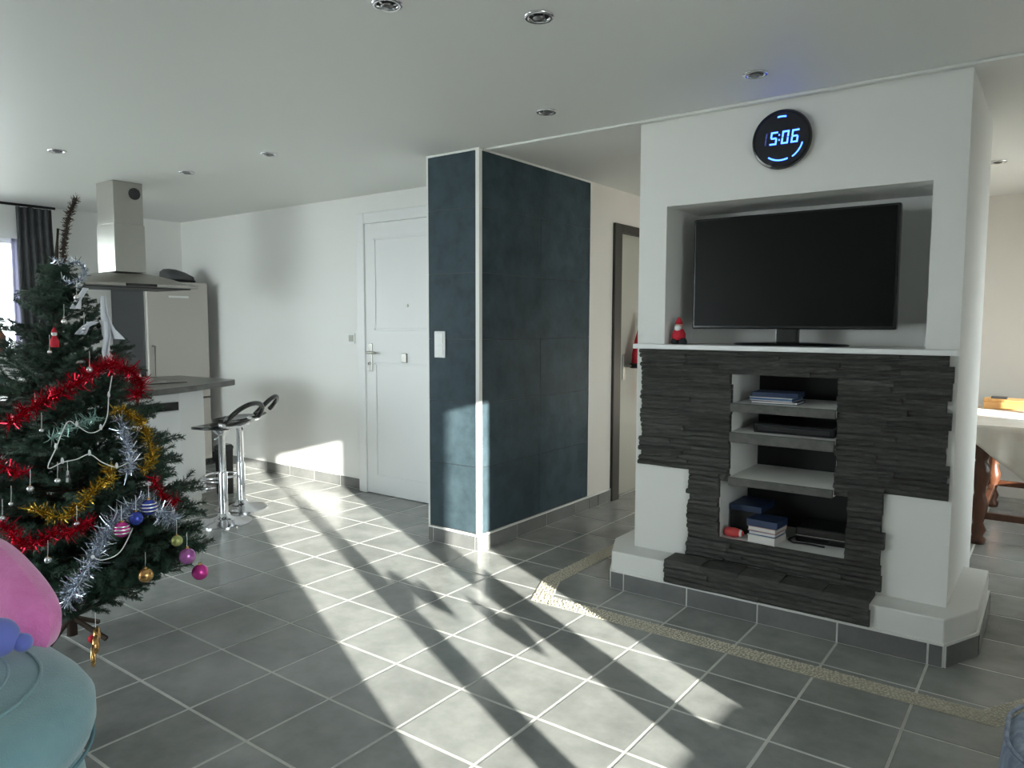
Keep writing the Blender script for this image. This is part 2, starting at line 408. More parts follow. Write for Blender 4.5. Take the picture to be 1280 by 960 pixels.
# ------------------------------------------------------------------ entrance door
D = thing('door_1', 'white panelled entrance door with steel lever handle', 'door', (-2.02, YBL, 0)); del D['category']; D['kind'] = 'structure'
MB().box(0, .92, -.035, 0, .004, 2.13).build('door_leaf', m_whitep, D, bevel=.004)
for x0, x1, z0, z1 in ((.10, .82, 1.3, 2.02), (.10, .82, .14, 1.05)):
    f = MB()
    for q in ((x0, x1, z0, z0+.02), (x0, x1, z1-.02, z1), (x0, x0+.02, z0, z1), (x1-.02, x1, z0, z1)): f.box(q[0], q[1], -.041, -.034, q[2], q[3])
    f.build('moulding', m_whitep, D, bevel=.002)
for x0, x1, z0, z1 in ((-.085, 0, 0, 2.215), (.92, 1.0, 0, 2.215), (0, .92, 2.13, 2.215)):
    MB().box(x0, x1, -.05, 0, z0, z1).build('door_frame', m_whitep, D, bevel=.006)
hd = MB().box(.035, .075, -.043, -.034, .98, 1.20).build('handle_plate', m_steel, D, bevel=.004)
MB().tube([(.055, -.04, 1.13), (.055, -.085, 1.13), (.075, -.09, 1.13), (.16, -.09, 1.128)], .010).build('lever', m_steel, hd, smooth=True)
MB().tube([(.055, -.04, 1.04), (.055, -.056, 1.04)], .012, 12).build('lock_barrel', m_chrome, hd, smooth=True)
MB().box(.405, .455, -.05, -.034, 1.06, 1.13).build('bolt_case', m_steel, D, bevel=.004)
MB().tube([(.46, -.034, 1.49), (.46, -.042, 1.49)], .011, 14).build('peephole', m_steel, D)
sk = thing('door_switch', 'small white switch plate on the wall left of the entrance door', 'switch', (-2.224, YBL, 1.235))
MB().box(-.042, .042, -.009, 0, -.042, .042).build('plate', m_whitep, sk, bevel=.003)
MB().box(-.026, .026, -.013, -.009, -.026, .026).build('rocker', m_taupe, sk, bevel=.002)

# ------------------------------------------------------------------ passage door
D = thing('door_2', 'greige passage door in a dark taupe frame', 'door', (PX1, 3.66, 0)); del D['category']; D['kind'] = 'structure'
for y0, y1, z0, z1 in ((-.06, .05, 0, 2.11), (.81, .92, 0, 2.11), (.05, .81, 2.05, 2.11)):
    MB().box(-.17, .022, y0, y1, z0, z1).build('door_frame', m_dark, D, bevel=.004)
MB().box(-.12, -.03, .05, .81, .005, 2.05).build('door_leaf', m_taupe, D, bevel=.003)
MB().box(-.03, -.022, .11, .125, .1, 1.95).build('inlay_strip', m_dark, D)
hd = MB().box(-.03, -.022, .17, .21, .92, 1.12).build('handle_plate', m_steel, D, bevel=.003)
MB().tube([(-.022, .19, 1.03), (.03, .19, 1.03), (.033, .21, 1.03), (.033, .30, 1.03)], .009).build('lever', m_steel, hd, smooth=True)
sh = thing('santa_hat', 'red santa hat hanging from the passage door handle', 'hat', (PX1+.025, 3.97, 1.06))
MB().loops([[(.02*math.cos(t)+.0, .08*s_*math.cos(t)+.06*k, z+.02*math.sin(t)) if 0 else (.045*s_*math.cos(t)+.02, .10*s_*math.sin(t)+dy, z) for t in [2*math.pi*i/14 for i in range(14)]] for k, (z, s_, dy) in enumerate(((-.02, 1., 0), (.06, .95, .0), (.16, .72, .01), (.26, .45, .03), (.34, .22, .05), (.39, .05, .06)))]).build('felt_cone', m_red, sh, smooth=True)
MB().tube([(.045*math.cos(t)+.02, .10*math.sin(t), -.03) for t in [2*math.pi*i/16 for i in range(16)]], .02, 8, True).build('dark_brim', m_black, sh, smooth=True)
MB().loops([[(.03*s_*math.cos(t)+.02, .04*s_*math.sin(t)+.06, z) for t in [2*math.pi*i/10 for i in range(10)]] for z, s_ in ((-.34, .3), (-.25, .9), (-.1, .7), (-.04, .5))]).build('tassel', m_red, sh, smooth=True)

# ------------------------------------------------------------------ chimney breast with television niche and shelves
F = thing('chimney_breast', 'white chimney breast faced with dark split stone, with a television niche and shelf openings', 'chimney', (1.37, 2.1, 0))
FI = Vector((-1.37, -2.1, 0))
def fb(name, m, boxes, parent=F, bevel=0):
    mb = MB()
    for b in boxes: mb.box(b[0]-1.37, b[1]-1.37, b[2]-2.1, b[3]-2.1, b[4], b[5])
    return mb.build(name, m, parent, bevel=bevel)
BX0, BX1 = .66, 2.082; YFR, YNB = 2.10, 2.50
NX0, NX1, NZ0, NZ1 = .808, 1.962, 1.255, 1.935
SX0, SX1, QX0, QX1 = 1.165, 1.637, 1.118, 1.692
fb('masonry', m_white, [(BX0, BX1, YFR, YNB, .19, .325), (BX0, QX0, YFR, YNB, .325, .605), (QX1, BX1, YFR, YNB, .325, .605), (BX0, SX0, YFR, YNB, .605, 1.12), (SX1, BX1, YFR, YNB, .605, 1.12),
   (BX0, BX1, YFR, YNB, 1.12, NZ0), (BX0, NX0, YFR, YNB, NZ0, NZ1), (NX1, BX1, YFR, YNB, NZ0, NZ1), (BX0, BX1, YFR, YNB, NZ1, H), (BX0, BX1, YNB, 3.1, 0, H)])
# hearth ledge, chamfered at the corners
lp = [(.605, 1.955), (2.094, 1.955), (2.187, 2.163), (2.187, 2.76), (2.08, 2.76), (2.08, 2.5), (.66, 2.5), (.512, 2.5), (.512, 2.163)]
MB().prism([(x-1.37, y-2.1) for x, y in lp], 0, .195).build('hearth_ledge', m_white, F, bevel=.006)
def fsk(p, q, ph):
    skirting(F, (p[0]-1.37, p[1]-2.1), (q[0]-1.37, q[1]-2.1), phase=ph)
fsk((.605, 1.955), (2.094, 1.955), gphase(.605, 1)); fsk((2.094, 1.955), (2.187, 2.163), .5); fsk((2.187, 2.163), (2.187, 2.76), .2); fsk((.512, 2.163), (.605, 1.955), .5)
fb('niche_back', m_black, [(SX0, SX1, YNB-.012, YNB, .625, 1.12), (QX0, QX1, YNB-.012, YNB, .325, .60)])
fb('niche_plinth', m_white, [(NX0, NX1, 2.44, YNB, NZ0, 1.362)])
fb('mantel_board', m_whitep, [(.672, 2.082, 2.022, 2.10, 1.233, 1.256)], bevel=.003)
for z0, z1 in ((.948, .984), (.802, .846), (.598, .630)):
    s_ = fb('shelf', m_white, [(SX0, SX1)+(2.075, YNB-.012, z0, z1)])
    fb('shelf_edge', m_stones, [(SX0+.002, SX1-.002)+(2.058, 2.0745, z0-.003, z1+.001)], s_, bevel=.003)
# split stone strips
rnd = random.Random(11)
variants = []
for k in range(7):
    nu, nv = 5, 3; V = []; Fc = []
    for v in range(nv):
        for u in range(nu):
            x = -.5+u/(nu-1); z = -.5+v/(nv-1)
            y = -1+rnd.uniform(0, .24)+(.22 if v in (0, nv-1) else 0)
            V.append((x, y, z*(.97 if u in (0, nu-1) else 1)))
    n0 = len(V)
    ring = [u for u in range(nu)]+[v*nu+nu-1 for v in range(1, nv)]+[(nv-1)*nu+u for u in range(nu-2, -1, -1)]+[v*nu for v in range(nv-2, 0, -1)]
    for i in ring: V.append((V[i][0], 0, V[i][2]))
    for v in range(nv-1):
        for u in range(nu-1): Fc.append((v*nu+u, v*nu+u+1, (v+1)*nu+u+1, (v+1)*nu+u))
    m_ = len(ring)
    for i in range(m_): Fc.append((ring[i], n0+i, n0+(i+1)%m_, ring[(i+1)%m_]))
    variants.append(MB().add(V, Fc).mesh('stone', m_stone))
nst = 0
def stones(x0, x1, z0, z1, y, rowh=.0236, jag=(0, 0), th=(.024, .046)):
    global nst
    n = max(1, round((z1-z0)/rowh)); h = (z1-z0)/n; jl = jr = 0
    for r in range(n):
        if r % 3 == 0 or rnd.random() < .2: jl = rnd.uniform(-jag[0], jag[0]*.5); jr = rnd.uniform(-jag[1], jag[1]*.5)
        a = x0-jl; e = x1+jr
        L_ = e-a; k = max(1, round(L_/.21)); cuts = [a]+sorted(a+L_*(i+rnd.uniform(-.28, .28))/k for i in range(1, k))+[e]
        for p, q in zip(cuts, cuts[1:]):
            o = obj('stone', variants[rnd.randrange(7)], F, ((p+q)/2-1.37, y-2.1, z0+h*(r+.5)))
            o.scale = ((q-p)*.997, rnd.uniform(*th), h*.96); nst += 1
stones(.692, SX0, .64, 1.12, YFR, jag=(.014, .008)); stones(SX1, 2.066, .64, 1.12, YFR, jag=(.006, .016))
stones(.692, 2.066, 1.12, 1.233, YFR, jag=(.012, .016))
stones(.955, QX0, .325, .64, YFR, jag=(.016, .006)); stones(QX1, 1.838, .325, .64, YFR, jag=(.004, .016))
stones(QX0, SX0, .605, .64, YFR); stones(SX1, QX1, .605, .64, YFR)
stones(.955, 1.838, .212, .325, YFR, jag=(.016, .016))
stones(.90, 1.822, .10, .195, 1.955, jag=(.015, .006), th=(.018, .032))
for k in range(5):
    x0 = .905+k*.1835
    MB().loops([rect := [(x0-1.37, -.165, .1955), (x0+.181-1.37, -.165, .1955), (x0+.181-1.37, -.03, .1955), (x0-1.37, -.03, .1955)], [(x, y, .213+.006*((i*7+k*3) % 3)/3) for i, (x, y, z) in enumerate(rect)]]).build('stone', m_stone, F)

# television
tv = thing('television', 'large flat black television on an oval foot in the wall niche', 'television', (1.372, 2.24, 1.2562))
MB().box(-.462, .462, -.04, .0, .077, .617).build('casing', m_blackg, tv, bevel=.006)
MB().box(-.450, .450, -.0425, -.0395, .092, .607).build('screen', m_screen, tv)
MB().box(-.30, .30, 0, .035, .12, .45).build('rear_shell', m_black, tv, bevel=.012)
ft = MB().lathe([(.26, 0), (.265, .006), (.25, .011), (.05, .018)], n=40).build('foot', m_blackg, tv, smooth=True, angle=40)
ft.scale = (1, .45, 1); ft.location = (.01, -.01, 0)
MB().loops([[(x*.05+.0, y*.02-.01, z) for x, y in ((-1,-1),(1,-1),(1,1),(-1,1))] for z in (.012, .1)]).build('neck', m_blackg, tv, bevel=.004)

# clock
ck = thing('wall_clock', 'round black digital wall clock with blue glowing digits', 'clock', (1.362, YFR, 2.176))
def disc_y(mb, prof, n=48):
    return mb.loops([[(r*math.cos(2*math.pi*i/n), y, r*math.sin(2*math.pi*i/n)) for i in range(n)] for r, y in prof])
disc_y(MB(), [(.118, 0), (.128, -.006), (.131, -.02), (.127, -.03), (.119, -.032), (.116, -.027)]).build('case', m_blackg, ck, smooth=True, angle=35)
disc_y(MB(), [(.1165, -.026), (.1165, -.0285)]).build('dial', m_clock, ck)
SEG = {'0': 'abcdef', '1': 'bc', '5': 'afgcd', '6': 'afgedc'}
def digit(mb, ch, x, z, wd=.030, h=.056, t=.0065):
    sl = .12
    def q(x0, z0, x1, z1):
        P = [(x+a+sl*b, z+b) for a, b in ((x0, z0), (x1, z0), (x1, z1), (x0, z1))]
        mb.loops([[(a, -.029, b) for a, b in P], [(a, -.0305, b) for a, b in P]])
    for s_ in SEG[ch]:
        {'a': lambda: q(0, h-t, wd, h), 'g': lambda: q(.004, h/2-t/2, wd-.004, h/2+t/2), 'd': lambda: q(0, 0, wd, t),
         'b': lambda: q(wd-t, h/2+.002, wd, h-.002), 'c': lambda: q(wd-t, .002, wd, h/2-.002), 'f': lambda: q(0, h/2+.002, t, h-.002), 'e': lambda: q(0, .002, t, h/2-.002)}[s_]()
mb = MB(); digit(mb, '1', -.096, -.022); mb.build('digit', m_ledd, ck)
for ch, x in (('5', -.050), ('0', .000), ('6', .042)):
    mb = MB(); digit(mb, ch, x, -.022); mb.build('digit', m_led, ck)
mb = MB()
for z in (-.006, .016): mb.box(-.0105, -.0055, -.0305, -.029, z, z+.006)
mb.build('colon', m_led, ck)
def arc(a0, a1, r, t=.006):
    n = 10; mb = MB(); 
    pts = [(R(a0+(a1-a0)*i/n)) for i in range(n+1)]
    for p, q in zip(pts, pts[1:]):
        P = [(rr*math.cos(a), rr*math.sin(a)) for rr, a in ((r-t/2, p), (r+t/2, p), (r+t/2, q), (r-t/2, q))]
        mb.loops([[(a, -.029, b) for a, b in P], [(a, -.0305, b) for a, b in P]])
    mb.build('arc_light', m_led, ck)
arc(235, 290, .092); arc(302, 345, .096, .005); arc(78, 100, .098, .006)

# santa on the mantel
s = thing('santa_figurine', 'small red santa figurine on the white mantel beside the television', 'figurine', (.862, 2.15, 1.2562))
MB().lathe([(.026, .02), (.034, .03), (.034, .05), (.024, .072), (.012, .08)], n=16).build('coat', m_red, s, smooth=True)
MB().sphere((0, 0, .09), .02).build('face', m_peach, s, smooth=True)
MB().sphere((0, -.012, .078), .018, sz=1.1).build('beard', m_whitep, s, smooth=True)
MB().lathe_at((0, 0, .1), [(.021, 0), (.016, .012), (.009, .026), (.002, .035)], 14).build('cap', m_red, s, smooth=True)
for k in (-1, 1):
    MB().lathe_at((.02*k+.008, -.012, 0), [(.018, 0), (.022, .008), (.018, .022), (.012, .03)], 12).build('boot', m_black, s, smooth=True)

# things on the shelves
def boxthing(name, label, cat, x, y, z, sx, sy, sz, m, rz=0, group=None, edge=None, bevel=.002):
    t = thing(name, label, cat, (x, y, z), rz, group)
    if edge:
        MB().box(-sx/2+.003, sx/2-.003, -sy/2+.003, sy/2-.003, .003, sz-.003).build('pages', edge, t)
        MB().box(-sx/2, sx/2, -sy/2, sy/2, 0, .003).build('cover', m, t); MB().box(-sx/2, sx/2, -sy/2, sy/2, sz-.003, sz).build('cover', m, t)
        MB().box(-sx/2, sx/2, sy/2-.003, sy/2, .003, sz-.003).build('spine', m, t)
    else:
        MB().box(-sx/2, sx/2, -sy/2, sy/2, 0, sz).build('body', m, t, bevel=bevel)
    return t
boxthing('magazine', 'blue glossy magazine at the bottom of the pile on the upper shelf', 'magazine', 1.345, 2.21, .985, .21, .16, .014, m_navy, .05, None, m_paper)
boxthing('magazine', 'pale magazine in the middle of the pile on the upper shelf', 'magazine', 1.335, 2.205, .9995, .20, .15, .016, m_paper, -.04, None, m_bluec)
boxthing('magazine', 'dark navy magazine on top of the pile on the upper shelf', 'magazine', 1.345, 2.21, 1.016, .21, .155, .022, m_navy, .08, None, m_navy)
t = boxthing('set_top_box', 'flat black media player on the middle shelf', 'media player', 1.435, 2.27, .8465, .36, .26, .045, m_blackg, 0, bevel=.004)
MB().box(-.16, .16, -.134, -.13, .012, .03).build('front_window', m_black, t)
for x, z in ((-.15, 0), (.15, 0)): pass
boxthing('book', 'thick white book at the bottom of the pile in the lowest opening', 'book', 1.325, 2.16, .3255, .135, .13, .036, m_paper, -.10, None, m_paper)
boxthing('book', 'grey-blue paperback second from the bottom of the lowest pile', 'book', 1.325, 2.165, .362, .13, .125, .018, m_bluec, -.08, None, m_paper)
boxthing('book', 'peach covered book under the blue book of the lowest pile', 'book', 1.325, 2.165, .3805, .135, .13, .022, m_peach, -.10, None, m_paper)
boxthing('book', 'dark blue book on top of the lowest pile', 'book', 1.325, 2.165, .403, .145, .14, .034, m_navy, -.06)
t = boxthing('navy_box', 'navy blue storage box left of the book pile', 'box', 1.205, 2.31, .3255, .15, .20, .12, m_black)
MB().box(-.079, .079, -.104, .104, .115, .145).build('lid', m_navy, t, bevel=.003)
t = thing('red_toy', 'small red toy in front of the navy storage box', 'toy', (1.18, 2.13, .3255))
MB().loops([[(x, r*math.cos(2*math.pi*i/12), .024+r*math.sin(2*math.pi*i/12)) for i in range(12)] for x, r in ((-.05, .012), (-.04, .022), (.0, .024), (.03, .018), (.045, .008))]).build('body', m_redp, t, smooth=True)
MB().loops([[(x, r*math.cos(2*math.pi*i/12), .024+r*math.sin(2*math.pi*i/12)) for i in range(12)] for x, r in ((.028, .0188), (.038, .0145))]).build('white_ring', m_whitep, t, smooth=True)
t = boxthing('game_console', 'black game console with a thin silver line in the lowest opening', 'game console', 1.55, 2.36, .3255, .24, .22, .07, m_blackg, .05, bevel=.006)
MB().box(-.12, .12, -.113, -.11, .03, .034).build('silver_line', m_steel, t)
MB().tube([(-.13, -.05, .01), (-.15, -.12, .006), (-.12, -.16, .006), (-.05, -.15, .006), (.02, -.16, .006)], .004, 6).build('cable', m_black, t)

# ------------------------------------------------------------------ recessed ceiling spots
def spot():
    s = thing('ceiling_spot', 'round chrome recessed spotlight in the white ceiling', 'spotlight', (0, 0, 0), 0, 'recessed ceiling spotlights')
    MB().loops([[(r*math.cos(2*math.pi*i/28), r*math.sin(2*math.pi*i/28), z) for i in range(28)] for r, z in ((.05, 0), (.05, -.004), (.045, -.008), (.036, -.007), (.033, -.002), (.032, 0))]).build('ring', m_chrome, s, smooth=True)
    MB().lathe([(.032, -.0005), (.031, -.003)], n=24).build('dark_cup', m_black, s)
    MB().lathe([(.02, -.003), (.021, -.009), (.012, -.014)], n=18).build('lamp', m_mirr, s, smooth=True)
    for k in range(2): MB().box(-.032, .032, -.003, .003, -.007, -.004).build('clip', m_chrome, s, rot=(0, 0, R(70*k+20)))
    return s
sp = spot()
for i, (x, y, lb) in enumerate(((.645, .37, 'chrome recessed ceiling spotlight closest to the teal armchair'), (.978, .731, 'chrome recessed ceiling spotlight between the armchair one and the clock one'), (1.364, 1.703, 'chrome recessed ceiling spotlight right above the blue wall clock'), (.393, 1.646, 'chrome recessed ceiling spotlight between the slate partition and the chimney breast'),
        (-2.367, .623, 'chrome recessed ceiling spotlight over the island end nearest the tree'), (-2.336, 1.404, 'chrome recessed ceiling spotlight just beside the cooker hood duct'), (-1.429, 1.403, 'chrome recessed ceiling spotlight in front of the entrance door'), (2.04, 4.175, 'chrome recessed ceiling spotlight in the dining area'))):
    o = sp if i == 0 else copy_tree(sp)
    o['label'] = lb; o.location = (x, y, H-.0005); o.rotation_euler.z = i*1.1

# ------------------------------------------------------------------ kitchen
fr = thing('refrigerator', 'tall grey fridge with dark sides standing in the kitchen corner', 'refrigerator', (-4.42, 2.30, 0))
MB().box(-.32, .27, -.295, .295, .02, 1.73).build('cabinet', m_dgrey, fr, bevel=.006)
MB().box(.275, .325, -.295, .295, .66, 1.73).build('door', m_steeld, fr, bevel=.01)
dd = MB().box(.275, .325, -.295, .295, .06, .65).build('door', m_steeld, fr, bevel=.01)
MB().tube([(.325, -.25, .72), (.36, -.25, .72), (.36, -.25, 1.15), (.325, -.25, 1.15)], .009).build('handle', m_steel, fr, smooth=True)
MB().box(.324, .328, -.09, .10, 1.585, 1.603).build('maker_plate', m_whitep, fr)
for x in (-.26, .2):
    for y in (-.24, .24): MB().lathe([(.02, 0), (.02, .022)], x, y, 10).build('foot', m_black, fr)
bk = thing('basket', 'dark rounded basket lying on top of the fridge', 'basket', (-4.32, 2.42, 1.7305))
MB().loops([[(.15*s_*math.cos(2*math.pi*i/20), .16*s_*math.sin(2*math.pi*i/20)+dy, z) for i in range(20)] for z, s_, dy in ((0, .8, 0), (.02, 1, 0), (.06, .95, 0), (.10, .7, -.04), (.125, .35, -.07), (.13, .05, -.08))]).build('shell', m_dgrey, bk, smooth=True)
MB().tube([(.15*math.cos(t), .16*math.sin(t), .02) for t in [2*math.pi*i/20 for i in range(20)]], .009, 6, True).build('rim', m_black, bk, smooth=True)

hx, hy = -3.125, 1.34
hood = thing('cooker_hood', 'stainless steel island cooker hood hanging from the ceiling', 'cooker hood', (hx, hy, 1.6))
MB().box(-.13, .13, -.11, .11, .12, .46).build('lower_duct', m_steel, hood, bevel=.003)
MB().box(-.125, .125, -.105, .105, .46, H-1.601).build('upper_duct', m_steel, hood, bevel=.003)
def canopy(u, v):
    x = -.29+.58*u; y = -.42+.84*v; k = (1-abs(2*u-1)**3)*(1-abs(2*v-1)**2.5)
    return (x, y, .035+.085*k)
mb = MB(); mb.grid(canopy, 14, 18); mb.build('canopy', m_steel, hood, smooth=True)
MB().box(-.29, .29, -.42, .42, .012, .035).build('rim', m_steel, hood, bevel=.004)
MB().box(-.25, .25, -.38, .38, .002, .012).build('grease_filter', m_dgrey, hood)
MB().box(.29, .294, -.12, .10, .014, .032).build('control_strip', m_blackg, hood)
g = MB().loops([[(.126+x, .045+r*math.cos(2*math.pi*i/24), .68+r*math.sin(2*math.pi*i/24)) for i in range(24)] for r, x in ((.042, 0), (.042, .004), (.036, .005), (.034, .001))]).build('vent_rosette', m_dgrey, hood, smooth=True)
for k in range(5): MB().box(.127, .131, .012+.066*0+.0, .078, .655+.0125*k, .661+.0125*k).build('vent_slat', m_dgrey, g)

isl = thing('kitchen_island', 'white kitchen island base with a black slot handle', 'kitchen island', (-3.0, 1.0, 0))
ip = [(-3.5, -.55), (-2.60, -.55), (-2.60, 1.45), (-2.68, 1.68), (-3.5, 1.86)]
MB().prism([(x+3., y-1.) for x, y in ip], .09, .868).build('carcass', m_whitep, isl, bevel=.004)
MB().prism([(x*.97-.09+3., (y-.6)*.97+.6-1.) for x, y in ip], .0, .09).build('plinth', m_white, isl)
for y0, y1 in ((-.53, .14), (.15, .82), (.83, 1.44)):
    d = MB().box(.40, .418, y0-1, y1-1, .10, .735).build('door', m_whitep, isl, bevel=.003)
    MB().box(.40, .420, y0-.99, y1-1.01, .742, .80).build('slot_handle', m_blackg, isl)
    MB().box(.40, .418, y0-1, y1-1, .807, .865).build('fascia', m_whitep, isl, bevel=.003)
wt = thing('island_worktop', 'dark grey stone worktop with a pointed corner on the white island', 'worktop', (-3.0, 1.0, .8685))
wp = [(-3.62, -.62), (-2.44, -.62), (-2.44, 1.22), (-2.56, 1.56), (-2.80, 2.02), (-2.86, 2.06), (-3.62, 2.02)]
MB().prism([(x+3., y-1.) for x, y in wp], 0, .042).build('slab', m_counter, wt, bevel=.005)
hb = thing('induction_hob', 'black glass hob set on the island worktop under the hood', 'hob', (-3.12, 1.30, .9108))
MB().box(-.26, .26, -.36, .36, 0, .005).build('glass', m_blackg, hb, bevel=.002)
for x in (-.12, .12):
    for y in (-.18, .18): MB().tube([(x+.08*math.cos(t), y+.08*math.sin(t), .0052) for t in [2*math.pi*i/24 for i in range(24)]], .0012, 4, True).build('zone_ring', m_steel, hb)
bn = thing('waste_bin', 'slim black waste bin between the island and the bar stools', 'bin', (-2.90, 1.97, 0))
MB().loops([[(x, y, z) for x, y in rrect(0, 0, .055*s_, .055*s_, .02)] for z, s_ in ((0, .9), (.005, .92), (.36, 1))]).build('body', m_black, bn, smooth=True, angle=40)
MB().loops([[(x, y, z) for x, y in rrect(0, 0, .058*s_, .058*s_, .02)] for z, s_ in ((.36, 1), (.38, 1), (.395, .8))]).build('lid', m_blackg, bn, smooth=True, angle=40)

# base units along the kitchen wall
ku = thing('base_cabinet', 'white base cabinet run under the kitchen window', 'cabinet', (-4.45, .5, 0))
MB().box(-.29, .29, -.6, 1.44, .0, .868).build('carcass', m_whitep, ku)
for k in range(3):
    d = MB().box(.29, .308, -.59+.675*k, .075+.675*k, .1, .86).build('door', m_whitep, ku, bevel=.003)
    MB().box(.308, .32, -.32+.675*k, -.2+.675*k, .80, .812).build('handle', m_steel, d)
kw = tag(MB().box(-4.75, -4.12, -.12, 1.95, .8685, .905).build('window_worktop', m_whitep, bevel=.004), 'pale worktop running under the kitchen window', 'worktop')

# curtain, sheer and vase at the kitchen window
def drape(name, m, x, y0, y1, z0, z1, amp, waves, parent, spread=0.):
    mb = MB(); nu = waves*8
    def fn(u, v):
        z = z0+(z1-z0)*v; k = 1+spread*(1-v)**1.5
        y = y0+(y1-y0)*u*k
        return (x+amp*math.sin(u*waves*2*math.pi)*(.7+.3*(1-v))+.004*math.sin(9*v+4*u), y, z)
    mb.grid(fn, nu, 10); return mb.build(name, m, parent, smooth=True, thick=.004)
ct = thing('curtain', 'charcoal curtain gathered beside the kitchen window', 'curtain', (-4.62, 1.23, .95))
drape('cloth', m_curt, 0, -.02, .25, 0, 1.37, .022, 5, ct, .25)
cr = thing('curtain_rod', 'dark curtain rod above the kitchen window', 'curtain rod', (-4.62, .75, 2.335))
MB().tube([(0, -.75, 0), (0, .76, 0)], .011, 10).build('rod', m_black, cr, smooth=True)
for y in (-.6, .6): MB().tube([(-.13, y, 0), (0, y, 0)], .007, 8).build('bracket', m_black, cr)
st = thing('sheer_curtain', 'pale lavender sheer curtain against the kitchen window pane', 'curtain', (-4.705, 1.19, 1.11))
drape('cloth', m_sheer, 0, 0, .13, 0, .95, .009, 4, st, .1)
vz = thing('vase', 'round brown glazed vase on the kitchen window sill', 'vase', (-4.66, 1.04, 1.1005))
MB().lathe([(.03, 0), (.055, .03), (.07, .09), (.06, .15), (.032, .2), (.03, .22), (.038, .235)], n=24).build('body', m_brown, vz, smooth=True)
MB().tube([(.036*math.cos(t), .036*math.sin(t), .235) for t in [2*math.pi*i/18 for i in range(18)]], .005, 6, True).build('lip', m_brown, vz, smooth=True)

# ------------------------------------------------------------------ bar stools
def stool(label):
    s = thing('bar_stool', label, 'bar stool')
    MB().lathe([(.183, 0), (.183, .008), (.16, .016), (.09, .028), (.045, .045), (.034, .07)], n=36).build('base', m_chrome, s, smooth=True, angle=50)
    MB().lathe([(.030, .05), (.030, .34), (.026, .35)], n=20).build('lower_column', m_chrome, s, smooth=True, angle=50)
    MB().lathe([(.022, .34), (.022, .60), (.05, .625), (.06, .64)], n=20).build('upper_column', m_chrome, s, smooth=True, angle=50)
    pts = [(-.02, .0, .24)]+[(-.17+.0*math.cos(t)-.10*math.cos(t), .13*math.sin(t), .24) for t in [math.pi*(-1.05+2.1*i/18) for i in range(19)]]
    MB().tube([(-.02, .05, .25), (-.10, .11, .245), (-.20, .12, .24), (-.255, .07, .24), (-.265, 0, .24), (-.255, -.07, .24), (-.20, -.12, .24), (-.10, -.11, .245), (-.02, -.05, .25)], .0095, 8).build('footrest', m_chrome, s, smooth=True)
    MB().tube([(.02, -.02, .615), (.05, -.10, .61), (.08, -.17, .60)], .006, 6).build('lift_lever', m_chrome, s, smooth=True)
    def seat(u, v):
        t = 2*math.pi*u; r = v
        x = -.188*r*math.cos(t)+.0; y = .188*r*math.sin(t)
        z = .652+.03*max(0, x/.2)**2*2+.018*(y/.2)**2-.012*max(0, -x/.2-.7)
        return (x, y, z)
    mb = MB(); mb.grid(seat, 36, 6); mb.build('seat', m_blackg, s, smooth=True, thick=.016)
    pts = []
    for i in range(25):
        a = -1.45+2.9*i/24
        pts.append((.13+.13*math.cos(a)**.6 if abs(a) < 1.5 else .13, .175*math.sin(a), .69+.135*math.cos(a)**.8))
    MB().tube(pts, [.016]*25, 10).build('backrest_loop', m_blackg, s, smooth=True)
    MB().tube([(.12, .172, .695), (.13, .1, .672), (.14, 0, .666), (.13, -.1, .672), (.12, -.172, .695)], .012, 8).build('seat_lip', m_chrome, s, smooth=True)
    return s
s1 = stool('chrome bar stool with black seat, the one nearer the christmas tree')
s1.location = (-2.12, 1.47, 0); s1.rotation_euler.z = R(20)
s2 = copy_tree(s1); s2['label'] = 'chrome bar stool with black seat, the one nearer the entrance wall'
s2.location = (-2.37, 1.77, 0); s2.rotation_euler.z = R(38)
for q in (s1, s2): q['group'] = 'bar stools at the island'

# ------------------------------------------------------------------ dining area
dt = thing('dining_table', 'dark red-brown dining table with turned legs', 'table', (2.27, 4.6, 0))
MB().box(-.33, .33, -.66, .70, .71, .745).build('tabletop', m_wood, dt, bevel=.006)
for sx in (-1, 1):
    MB().box(sx*.27-.015, sx*.27+.015, -.58, .62, .60, .71).build('apron', m_wood, dt)
    for y in (-.58, .60):
        MB().lathe([(.04, 0), (.045, .03), (.03, .05), (.045, .09), (.028, .13), (.045, .2), (.05, .25), (.03, .31), (.035, .36), (.052, .42), (.05, .48), (.03, .52), (.045, .55), (.045, .71)], sx*.22, y, 20).build('leg', m_wood, dt, smooth=True)
    MB().box(sx*.22-.02, sx*.22+.02, -.55, .57, .13, .17).build('stretcher', m_wood, dt, bevel=.004)
for y in (-.58, .60):
    MB().box(-.2, .2, y-.02, y+.02, .16, .20).build('stretcher', m_wood, dt, bevel=.004)
def cloth_drop(u): # along the near edge
    return .05+.27*max(0, 1-abs(u-.52)/.5)
tc = thing('tablecloth', 'pale flowered cloth hanging in a point over the dining table', 'tablecloth', (2.27, 4.6, .7465))
mb = MB(); mb.box(-.345, .345, -.675, .70, 0, .004); mb.build('top', m_cloth, tc)
def near(u, v):
    x = -.345+.69*u; d = cloth_drop(u)*v
    return (x, -.677-.014*v*math.sin(u*26)-.012*v, .002-d)
mb = MB(); mb.grid(near, 40, 8); mb.build('near_drop', m_cloth, tc, smooth=True, thick=.003)
for sx in (-1, 1):
    def side(u, v, sx=sx):
        y = -.675+1.37*u; d = (.06+.25*max(0, 1-abs(u-.5)/.5))*v
        return (sx*(.347+.012*v+.012*v*math.sin(u*30)), y, .002-d)
    mb = MB(); mb.grid(side, 48, 8); mb.build('side_drop', m_cloth, tc, smooth=True, thick=.003)
tr = thing('wooden_box', 'honey coloured wooden box on the flowered tablecloth', 'box', (2.20, 5.08, .7507))
